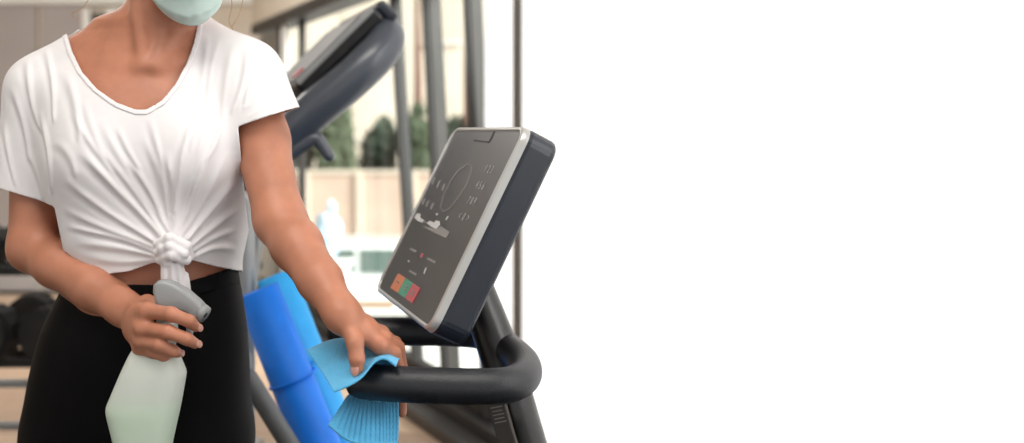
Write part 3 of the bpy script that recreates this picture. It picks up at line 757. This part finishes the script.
# nails
def nail(tip, prev, view, r):
    tip, prev = P(*tip), P(*prev); ax = tip - prev; ax /= np.linalg.norm(ax); n_ = np.array(view, float); n_ -= ax * (n_ @ ax); n_ /= np.linalg.norm(n_); sd = np.cross(ax, n_)
    bm = bmesh.new(); bmesh.ops.create_uvsphere(bm, u_segments=12, v_segments=8, radius=1)
    R = Matrix((Vector(sd * r * .72), Vector(ax * r * .95), Vector(n_ * r * .22))).transposed().to_4x4()
    bmesh.ops.transform(bm, matrix=Matrix.Translation(Vector(tip + n_ * r * .86 + ax * r * .2)) @ R, verts=bm.verts)
    bm_obj('fingernail', bm, M['nail'], woman, True)
for h in R_HAND[:3]: nail(h[0][3], h[0][2], (1, -.9, .3), h[1][3])
nail(L_THUMB[0][3], L_THUMB[0][2], (-.3, -1, .25), L_THUMB[1][3])
for s in (-1, 1):
    bm = bmesh.new(); bmesh.ops.create_uvsphere(bm, u_segments=16, v_segments=10, radius=.0115, matrix=Matrix.Translation(Vector(HP(.032 * s, .064, .03))))
    ey = bm_obj('eye', bm, M['eye'], woman, True)
    bm = bmesh.new(); bmesh.ops.create_uvsphere(bm, u_segments=14, v_segments=8, radius=.0062, matrix=Matrix.Translation(Vector(HP(.032 * s, .0705, .029))))
    bm_obj('iris', bm, M['bark'], ey, True)
    tube('eyebrow', [HP(.014 * s, .083, .048), HP(.032 * s, .082, .053), HP(.05 * s, .070, .047)], .0026, M['hair'], woman, 8, 12)

# t-shirt
drape_keys = [sec(60, 80, 215, .07, 1.69), sec(85, 40, 250, .098, 1.685), sec(130, 43, 246, .112), sec(180, 50, 248, .116), sec(215, 55, 247, .114), sec(243, 62, 242, .110), sec(262, 80, 236, .104), sec(290, 96, 229, .097)]
slR = [SR + np.array([.006, 0, .004]), P(30, 150, 1.68), P(25, 210, 1.675)]; slL = [SL + np.array([-.004, 0, .004]), P(258, 100, 1.65), P(270, 132, 1.62)]
def shirt_sdf(p):
    d = torso(p) - .007
    d = smin(d, loft(p, drape_keys, 2.3), .02)
    d = smin(d, chain(p, slR, [.053, .054, .056]), .035)
    d = smin(d, chain(p, slL, [.056, .056, .058]), .035)
    return d
V, Q = surface_nets(shirt_sdf, (-.92, 1.5, P(0, 300, BY)[2]), (-.33, 1.86, 1.42), .003)
V = relax(V, Q, 1, .5)
N = vnormals(V, Q); X, Yp = px_of(V)
front = np.clip(-N[:, 1] * 1.6 + .35, 0, 1)
K = (172, 250)
folds = []   # (polyline, width px, height mm)
for p0, p1, wd, hgt in (((80, 150), (164, 238), 3.6, 6), ((104, 150), (165, 234), 3.2, 5.5), ((128, 158), (168, 230), 3.2, 5), ((64, 178), (158, 242), 4.0, 6),
        ((148, 140), (170, 232), 3.0, 4.5), ((166, 150), (172, 230), 2.8, 5), ((186, 140), (174, 232), 3.0, 5.5), ((206, 146), (177, 232), 3.2, 5.5), ((228, 150), (181, 236), 3.4, 6),
        ((238, 176), (186, 240), 3.4, 6), ((243, 204), (190, 246), 3.2, 5), ((240, 228), (192, 251), 3.0, 4.5), ((238, 250), (194, 256), 2.6, 4),
        ((62, 208), (156, 246), 3.4, 5.5), ((66, 226), (154, 250), 3.0, 5), ((74, 242), (154, 254), 2.8, 4.5), ((86, 256), (156, 258), 2.6, 4),
        ((208, 34), (196, 104), 3.0, 3.5), ((220, 36), (208, 128), 3.0, 4), ((234, 42), (222, 120), 3.2, 4), ((248, 48), (232, 112), 3.2, 4), ((262, 56), (244, 110), 3.0, 3.5),
        ((196, 96), (190, 150), 3.4, 3), ((222, 120), (206, 160), 3.0, 3.5), ((278, 74), (246, 108), 3.2, 4), ((290, 98), (250, 116), 2.6, 3.5),
        ((46, 46), (54, 120), 3.4, 3.5), ((28, 58), (40, 130), 3.4, 4), ((12, 86), (30, 160), 3.2, 4), ((4, 120), (16, 186), 3.0, 3), ((40, 110), (52, 190), 3.0, 5), ((28, 150), (44, 200), 2.6, 3.5),
        ((214, 70), (178, 225), 3.0, 4), ((232, 100), (182, 228), 3.0, 4.5), ((196, 110), (174, 222), 2.6, 4), ((70, 110), (160, 232), 3.0, 4.5), ((100, 118), (166, 226), 2.8, 4), ((150, 118), (170, 222), 2.4, 3.5), ((66, 70), (80, 140), 3.6, 3), ((84, 100), (104, 158), 3.4, 3), ((56, 140), (76, 176), 3.4, 4), ((118, 126), (140, 168), 3.2, 3)):
    folds.append((np.array(p0, float), np.array(p1, float), wd, hgt))
disp = np.zeros(len(V)); fr_ = random.Random(11)
for a, b, wd, hgt in folds:
    ab = b - a; L = np.hypot(*ab); t = ((X - a[0]) * ab[0] + (Yp - a[1]) * ab[1]) / L ** 2
    bow = fr_.uniform(-5, 5) * np.sin(np.clip(t, 0, 1) * math.pi)
    s_ = ((X - a[0]) * -ab[1] + (Yp - a[1]) * ab[0]) / L - bow
    env = np.clip(np.minimum(t * 4, 1), 0, 1) * np.clip((1.06 - t) * 9, 0, 1)
    wl = wd * fr_.uniform(.6, 1.05) * (1.35 - .7 * np.clip(t, 0, 1)); hgt = hgt * fr_.uniform(.4, .85)
    disp += hgt * .001 * env * (np.exp(-(s_ / wl) ** 2) - .55 * np.exp(-((s_ - 2.2 * wl) / (1.1 * wl)) ** 2))
rk_ = np.hypot(X - K[0], Yp - K[1])
disp += .010 * np.exp(-(rk_ / 26) ** 2)                                 # cloth gathered up to the knot
V = V + N * (disp * front)[:, None]
X, Yp = px_of(V)
neck_front = [(62, 20), (66, 31), (72, 52), (82, 72), (97, 89), (117, 103), (136, 110), (146, 110), (162, 101), (176, 84), (187, 63), (194, 44), (198, 24), (196, -60), (70, -60)]
neck_back = [(70, 26), (100, 40), (150, 44), (185, 38), (198, 20), (196, -80), (70, -80)]
g = np.where(V[:, 1] < 1.70, pip(X, Yp, neck_front), pip(X, Yp, neck_back)) * .0016
hem = np.interp(X, [40, 66, 84, 104, 130, 152, 165, 180, 192, 214, 238, 260], [246, 252, 267, 274.5, 271, 263, 262, 262, 260, 266, 270.5, 271])
hem = np.where(V[:, 1] < 1.70, hem, 272)
g = np.minimum(g, np.where((X > 45) & (X < 262), (hem - Yp) * .0016, 1))
def plane_cut(c, n_): n_ = np.array(n_, float); n_ /= np.linalg.norm(n_); return -((V - c) @ n_)
dR = np.maximum(plane_cut(P(28, 194, 1.675), (ER - SR) / np.linalg.norm(ER - SR) + np.array([-.30, 0, .0])), (X - 54 - (Yp - 205) * .2) * .0016)
dL = np.maximum(plane_cut(P(266, 118, 1.63), np.array([.32, 0.05, -.95])), (237.5 + (Yp - 128) * .11 - X) * .0016)
g_neck = np.where(V[:, 1] < 1.70, pip(X, Yp, neck_front), pip(X, Yp, neck_back)) * .0016
g = np.minimum(g, np.minimum(dR, dL))
Vn_ = V + vnormals(V, Q) * .0013
Vb, Qb = cut(Vn_, Q, np.minimum(g, .0075 - g_neck))
solid(np_obj('neckband', Vb, Qb, M['shirt'], woman), .0015, -1)
V, Q = cut(V, Q, g)
shirt = solid(np_obj('t_shirt', V, Q, M['shirt'], woman), .0018, -1)
# # knot and tail
def knot_sdf(p):
    c = P(173, 250, 1.562)
    d = ell(p, c, (.026, .020, .022))
    bands = [([(158, 244, 1.548), (170, 238, 1.538), (186, 246, 1.546), (189, 256, 1.556)], .0075), ([(158, 252, 1.548), (170, 246, 1.535), (184, 254, 1.540)], .0072),
             ([(160, 259, 1.552), (172, 255, 1.535), (186, 260, 1.548)], .0078), ([(166, 237, 1.552), (162, 248, 1.54), (166, 262, 1.545)], .006)]
    for q, r in bands: d = smin(d, chain(p, [P(*t) for t in q], [r] * len(q), .004), .0035)
    tl_ = loft(p, [(P(0, 294, 1.555)[2], P(177, 0, 1.555)[0], 1.556, .021, .010), (P(0, 278, 1.555)[2], P(174, 0, 1.555)[0], 1.555, .021, .012), (P(0, 262, 1.555)[2], P(172, 0, 1.555)[0], 1.556, .017, .013)])
    Xp = p[:, 0] * F / p[:, 1]
    tl_ = tl_ + .0012 * np.sin((Xp + 340) * .75 + .03 * (p[:, 2] * 600))
    return smin(d, tl_, .005)
V, Q = surface_nets(knot_sdf, P(145, 300, 1.56) - np.array([0, .06, 0]), P(200, 228, 1.56) + np.array([0, .05, 0]), .0014)
np_obj('shirt_knot', V, Q, M['shirt'], woman)

# leggings
hipL, hipR = P(193, 432, 1.69), P(86, 432, 1.69)
def legs_sdf(p):
    d = loft(p, torso_keys[4:] + [sec(478, 44, 236, .100, 1.69), sec(515, 84, 196, .060, 1.69), sec(530, 110, 168, .03, 1.69)], 2.3) - .003
    for hp_, s in ((hipL, 1), (hipR, -1)):
        kn = np.array([hp_[0] + .01 * s, 1.70, .47]); an = np.array([hp_[0] + .015 * s, 1.74, .10])
        d = smin(d, chain(p, [hp_ + np.array([0, 0, -.02]), kn, lerp(kn, an, .3), an], [.083, .056, .052, .036], .03), .04)
    return d
V, Q = surface_nets(legs_sdf, (-.92, 1.5, .03), (-.34, 1.9, P(0, 255, BY)[2]), .005)
V = relax(V, Q, 2, .5); X, Yp = px_of(V)
top = np.interp(X, [60, 80, 104, 130, 160, 190, 210, 228, 245], [276, 278, 281, 284.5, 285, 281, 275, 269, 266])
top = np.where(V[:, 1] < 1.70, top, 262)
g = (Yp - top) * .0016
V2, Q2 = cut(V, Q, g)
lg = solid(np_obj('leggings', V2, Q2, M['legg'], woman), .002, 0)
g2 = np.minimum(g, (top + 17 - Yp) * .0016)
Vb = V + vnormals(V, Q) * .0016
V3, Q3 = cut(Vb, Q, g2); np_obj('waistband', V3, Q3, M['legg'], woman); bpy.data.objects['waistband'].modifiers.new('thickness', 'SOLIDIFY').thickness = .001
for hp_, s in ((hipL, 1), (hipR, -1)):
    an = np.array([hp_[0] + .015 * s, 1.74, .09])
    def shoe_sdf(p):
        d = chain(p, [an + np.array([0, .02, -.045]), an + np.array([0, -.10, -.052]), an + np.array([0, -.16, -.058])], [.042, .040, .030], .02)
        d = smin(d, cone(p, an, an + np.array([0, 0, -.03]), .042, .045), .02)
        return np.maximum(d, .001 - p[:, 2])
    V, Q = surface_nets(shoe_sdf, an + np.array([-.08, -.24, -.1]), an + np.array([.08, .1, .06]), .004)
    np_obj('shoe', V, Q, M['shoe'], woman)

# face mask
nu, nv = 41, 33; V = []; Fc = []
for j in range(nv):
    t = -1 + 2 * j / (nv - 1)                             # -1 under the chin, 1 at the nose bridge
    for i in range(nu):
        u = -1 + 2 * i / (nu - 1); ph = u * 1.22
        ctr = np.interp(t, [-1, -.75, -.3, .25, .7, 1], [.082, .100, .113, .122, .117, .103])
        wl = np.interp(t, [-1, -.75, 0, 1], [.052, .063, .075, .074])
        up = np.interp(t, [-1, -.75, -.3, .25, .7, 1], [-.122, -.110, -.072, -.030, .000, .022])
        up = up + (1 - math.cos(ph)) * (.055 - .055 * (t + 1) / 2) 
        sx_ = (t + 1) * 2.1 - .55 * u + .42; pl = .009 * (1 - (sx_ - math.floor(sx_))) * (1 - abs(u) ** 3)
        V.append(HP(wl * math.sin(ph), (ctr - .02) * math.cos(ph) + .02 + pl - .01 * abs(u), up))
for j in range(nv - 1):
    for i in range(nu - 1): Fc.append((j * nu + i, j * nu + i + 1, (j + 1) * nu + i + 1, (j + 1) * nu + i))
mk = solid(mesh_obj('face_mask', V, Fc, M['mask'], woman), .0015, 0)
for s in (-1, 1):
    tube('ear_loop', [HP(.074 * s, .035, .01), HP(.082 * s, .0, .03), HP(.084 * s, -.028, .012), HP(.078 * s, -.012, -.03), HP(.070 * s, .03, -.05)], .0015, M['whitep'], woman, 6, 20)
# hair, tied back
def hair_sdf(p):
    d = ell(p, HP(0, -.028, .045), (.083, .103, .105), RH)
    q = (p - HEADC) @ RH
    d = np.maximum(d, (q[:, 1] - .045 - .5 * np.maximum(q[:, 2] - .05, -.1)))
    d = np.maximum(d, -.055 - q[:, 2] + .3 * np.minimum(0, q[:, 1] + .02) * -1)
    return smin(d, ell(p, HP(0, -.135, .06), (.042, .04, .042), RH), .02)
V, Q = surface_nets(hair_sdf, HEADC - .2, HEADC + .22, .005)
np_obj('hair', relax(V, Q, 1), Q, M['hair'], woman)
for q in ([(238, -30, 1.66), (243, -8, 1.65), (240, 12, 1.645), (232, 27, 1.64)], [(226, -20, 1.62), (232, 4, 1.61), (229, 20, 1.61), (233, 30, 1.615)], [(100, -20, 1.7), (84, 6, 1.69), (72, 14, 1.69), (78, 20, 1.69)]):
    tube('hair_strand', [P(*t) for t in q], .0006, M['hair'], woman, 5, 18)

# ------------------------------------------------------------------ spray bottle in her hand
BYc = 1.505
bt = thing('spray_bottle', 'white translucent spray bottle with grey trigger head held in her hand', 'bottle', tuple(P(135, 478, BYc)))
bl_y = [318, 338, 345, 357, 374, 405, 412, 443, 476, 480]
bl_l = [158, 154, 136, 129.5, 122, 109, 109.5, 117, 111, 115]; bl_r = [176, 178, 173, 178, 184.5, 179, 177.5, 170.5, 166, 162]
bl_d = [.0125, .0135, .022, .027, .032, .034, .034, .031, .031, .028]
V, Fc = [], []
NO = 32
oct_ = [(math.copysign(abs(math.cos(t)) ** .55, math.cos(t)), math.copysign(abs(math.sin(t)) ** .55, math.sin(t))) for t in np.arange(NO) * 2 * math.pi / NO]
def bottle_rows(sc, y0, y1):
    V, Fc = [], []; ys = np.linspace(y0, y1, 46)
    def sm(v): q = np.linspace(-3, 3, 7); return sum(np.interp(ys + t, bl_y, v) for t in q) / 7
    L_, R_, D_ = sm(bl_l), sm(bl_r), sm(bl_d)
    for y, l, r, d in zip(ys, L_, R_, D_):
        c = P((l + r) / 2, y, BYc); a = (r - l) / 2 * BYc / F * sc
        for ox, oy in oct_: V.append(c + np.array([ox * a, oy * d * sc, 0]))
    for j in range(len(ys) - 1):
        for k in range(NO): Fc.append((j * NO + k, j * NO + (k + 1) % NO, (j + 1) * NO + (k + 1) % NO, (j + 1) * NO + k))
    Fc.append(tuple(range(NO))); Fc.append(tuple(range((len(ys) - 1) * NO, len(ys) * NO))[::-1])
    return V, Fc
V, Fc = bottle_rows(1.0, 318, 480)
mesh_obj('bottle_body', V, Fc, M['bottle'], bt, True)
V, Fc = bottle_rows(.95, 400, 477)
mesh_obj('cleaning_liquid', V, Fc, M['liquid'], bt, True)
def spx(x, y): q = P(x, y, BYc); return (q[0], q[2])
hood = [(155, 291), (155.5, 284), (160, 280), (167, 279.5), (176, 283), (188, 290), (199, 299.5), (205, 306), (205.5, 311), (200, 320), (195, 319), (187, 311.5), (179, 309.5), (177, 317), (161, 317), (158.5, 304)]
hd_o = poly_prism('sprayer_head', [spx(*q) for q in hood][::-1], (Vector((0, BYc - .0135, 0)), Vector((1, 0, 0)), Vector((0, 0, 1)), Vector((0, 1, 0))), 0, .027, M['spray'], bt, .0055, True)
a, b = P(194, 307.5, BYc), P(205.5, 315, BYc - .004)
nzl = tube('nozzle', [a, lerp(a, b, .6), lerp(a, b, .62), b], [.0120, .0120, .0132, .0126], M['spray'], bt, 20, caps=False)
ax = (b - a) / np.linalg.norm(b - a); tube('nozzle_hole', [b - ax * .001, b + ax * .0006], .0042, M['blackline'], bt, 14, caps=False)
tube('trigger', [P(183, 306, BYc - .002), P(188, 318, BYc - .002), P(190, 330, BYc - .002), P(187, 343, BYc - .002)], [.0055, .0055, .005, .0045], M['spray'], bt, 12, 14, flat=1.5)
tube('collar', [P(166, 310, BYc), P(165, 318, BYc)], [.0160, .0170], M['spray'], bt, 24, caps=False)

# ------------------------------------------------------------------ cleaning cloth
rows = [[(334, 392, 1.36), (349, 385.5, 1.365), (362, 377, 1.378), (374, 362.5, 1.396), (385, 359, 1.402), (396, 366, 1.398)],
        [(327, 380, 1.395), (345, 373, 1.40), (362, 366, 1.41), (376, 357, 1.425), (386, 354, 1.43), (398, 361, 1.43)],
        [(318, 366, 1.435), (338, 357, 1.44), (358, 352, 1.448), (376, 351, 1.455), (388, 351, 1.455), (400, 358, 1.455)],
        [(308, 350, 1.48), (330, 341, 1.49), (352, 339, 1.492), (374, 344, 1.488), (388, 347, 1.486), (400, 355, 1.484)],
        [(330, 362, 1.51), (344, 362, 1.508), (358, 364, 1.502), (376, 366, 1.496), (388, 368, 1.492), (400, 370, 1.490)],
        [(350, 386, 1.492), (358, 388, 1.488), (367, 390, 1.484), (378, 392, 1.480), (388, 394, 1.478), (398, 395, 1.476)],
        [(346, 398, 1.455), (356, 402, 1.452), (366, 404, 1.45), (378, 405, 1.45), (388, 405, 1.45), (398, 405, 1.452)],
        [(337, 412, 1.43), (350, 420, 1.422), (364, 424, 1.42), (378, 424, 1.425), (388, 423, 1.43), (398, 422, 1.438)],
        [(328, 425, 1.41), (345, 439, 1.40), (362, 445, 1.40), (378, 446, 1.41), (388, 446, 1.418), (397, 445, 1.43)]]
G = np.array([[P(*c) for c in r] for r in rows])
nu, nv = 110, 120
G1 = np.stack([catmull(G[i], nu) for i in range(len(rows))], 0)
G2 = np.stack([catmull(G1[:, j], nv) for j in range(nu)], 1)          # nv x nu x 3
du = np.gradient(G2, axis=1); dvv = np.gradient(G2, axis=0); nn = np.cross(du, dvv); nn /= np.linalg.norm(nn, axis=2)[..., None]
uu = np.linspace(0, 1, nu)[None, :]; vv = np.linspace(0, 1, nv)[:, None]
rib = .0013 * np.clip((vv - .66) * 8, 0, 1) * np.sin(uu * 2 * math.pi * 15 + 0.5 * np.sin(vv * 190)) * (1 - .6 * (vv > .97))
wob = .0007 * np.sin(uu * 2 * math.pi * 22) * np.sin(vv * 2 * math.pi * 34) * np.clip((.45 - vv) * 12, 0, 1)
G2 = G2 + nn * (rib + wob)[..., None]
Vc = G2.reshape(-1, 3); Fc = [(j * nu + i, j * nu + i + 1, (j + 1) * nu + i + 1, (j + 1) * nu + i) for j in range(nv - 1) for i in range(nu - 1)]
cl = mesh_obj('cleaning_cloth', Vc, Fc, M['cloth'])
tag(cl, 'bright blue ribbed cleaning cloth draped over the handlebar under her hand', 'cloth'); solid(cl, .0028, 0)
